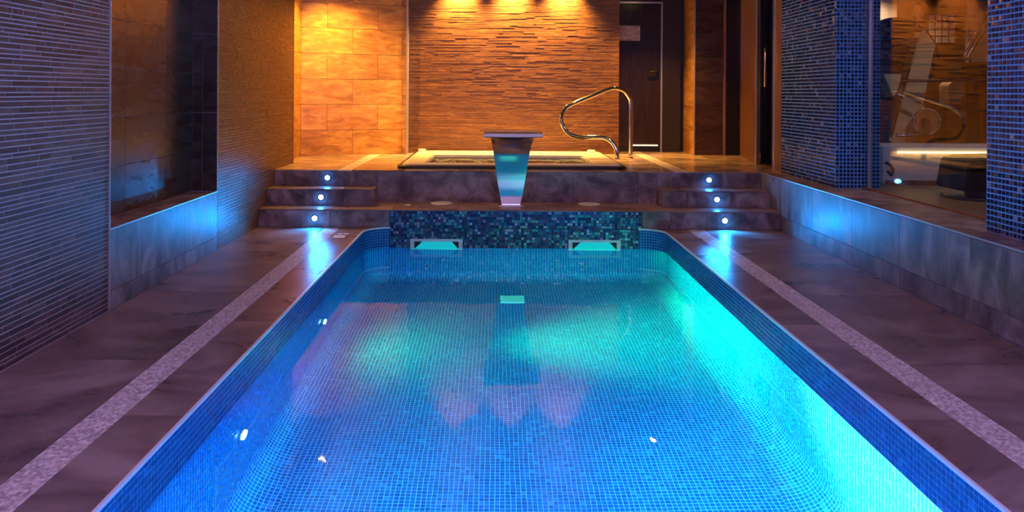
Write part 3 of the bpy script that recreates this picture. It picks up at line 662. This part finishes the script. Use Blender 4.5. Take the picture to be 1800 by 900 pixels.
# ------------------------------------------------------------ step lights
names = {0: 'bottom', 1: 'middle', 2: 'top'}
for x, side in ((-1.66, 'left'), (2.12, 'right')):
    for k, (y, z) in enumerate(((Y1, .083), (Y2, .243), (Y3, .398))):
        t = thing('step_light', (x, y, z), 'round glowing blue step light in the %s riser of the %s flight' % (names[k], side), 'light', 'blue step lights')
        cyl('ring', (x, y-.003, z), (0, 1, 0), .030, .006, M['steel'], t, 24)
        cyl('lens', (x, y-.007, z), (0, 1, 0), .024, .004, M['blue_lens'], t, 24)
        l = light('SPOT', 'step_light_beam', (0, -.014, 0), (34, 6, 6)[k], (.0, .29, 1), (0, -1, -.18), t, spot_size=math.radians(150), spot_blend=.6, shadow_soft_size=.012)
        light('POINT', 'step_light_glow', (0, -.03, 0), .5, (.0, .22, 1), None, t, shadow_soft_size=.01)

# ------------------------------------------------------------ pool lights on the left wall
POOLL = ((5.20, -.68, (.0, 1, .20), 4800, .10, 130), (3.53, -.61, (.02, .92, .70), 2600, .16, 40), (2.1, -.55, (.8, .95, 1), 17000, .18, 80))  # the nearest one is added out of view for brightness
for (y, z, col, e, up, wide), lab in zip(POOLL, ('farther underwater light on the left pool wall with green beam', 'nearer underwater light on the left pool wall with cyan glow', 'added unseen underwater light on the left pool wall nearest the camera')):
    t = thing('pool_light', (PL, y, z), lab, 'light', 'underwater lights on the left pool wall')
    cyl('ring', (PL+.006, y, z), (1, 0, 0), .048, .012, M['steel'], t, 28)
    cyl('lens', (PL+.014, y, z), (1, 0, 0), .036, .006, M['blue_glow'], t, 28)
    light('SPOT', 'pool_light_beam', (.03, 0, 0), e, col, (1, .08, up), t, spot_size=math.radians(62), spot_blend=1, shadow_soft_size=.03)
    light('SPOT', 'pool_light_flood', (.03, 0, 0), wide, col, (1, 0, 0), t, spot_size=math.radians(165), spot_blend=1, shadow_soft_size=.03)
# blue lights added on the near end wall, out of view, to brighten the pool
for x in (-.6, .95):
    t = thing('added_end_wall_light', (x, PF, -.65), 'added unseen underwater light on the near pool end wall, %s' % ('left one' if x < 0 else 'right one'), 'light', 'added underwater lights on the near end wall')
    cyl('ring', (x, PF+.006, -.65), (0, 1, 0), .048, .012, M['steel'], t, 28)
    cyl('lens', (x, PF+.014, -.65), (0, 1, 0), .036, .006, M['blue_glow'], t, 28)
    light('SPOT', 'pool_light_beam', (0, .03, 0), 92, (.0, .70, 1), (0, 1, -.1), t, spot_size=math.radians(165), spot_blend=.5, shadow_soft_size=.03)

# ------------------------------------------------------------ ceiling downlights
WARM = (1, .47, .08)
def downlight(x, y, e, aim, lab, size=95, blend=.6, col=WARM, CEIL=CEIL):
    t = thing('downlight', (x, y, CEIL-.001), lab, 'light', 'warm ceiling downlights')
    cyl('ring', (x, y, CEIL-.005), (0, 0, 1), .05, .010, M['steel'], t, 24)
    cyl('lens', (x, y, CEIL-.013), (0, 0, 1), .036, .006, M['lamp_glow'], t, 24)
    light('SPOT', 'downlight_beam', (0, 0, -.03), e, col, aim, t, spot_size=math.radians(size), spot_blend=blend, shadow_soft_size=.025)
    return t
for x, s in ((-.47, 'left'), (.21, 'middle'), (.86, 'right')):
    t = downlight(x, 9.46, 240, (0, -.02, -1), 'warm ceiling downlight washing the strip-tiled wall, %s of three' % s, 84, 1, CEIL=2.78)
    light('SPOT', 'wall_wash', (0, .05, -.06), 560, (1, .54, .13), (0, .12, -1), t, spot_size=math.radians(96), spot_blend=1, shadow_soft_size=.02)
downlight(-1.95, 8.6, 310, (.12, .15, -1), 'warm ceiling downlight over the left end of the platform', 128, 1)
downlight(1.95, 9.2, 260, (0, .1, -1), 'warm ceiling downlight over the right end of the platform', 90, 1)
for x, s, e in ((-1.2, 'left', 60), (1.75, 'right', 40)): downlight(x, 7.35, e, (0, 0, -1), 'warm ceiling downlight above the %s flight of steps' % s, 150, 1)
downlight(4.6, 9.2, 75, (0, .2, -1), 'warm ceiling downlight inside the gym', 140, col=(1, .55, .25))
downlight(4.4, 6.0, 45, (0, 0, -1), 'warm ceiling downlight inside the gym above the low platform', 140, col=(.85, .8, .9))
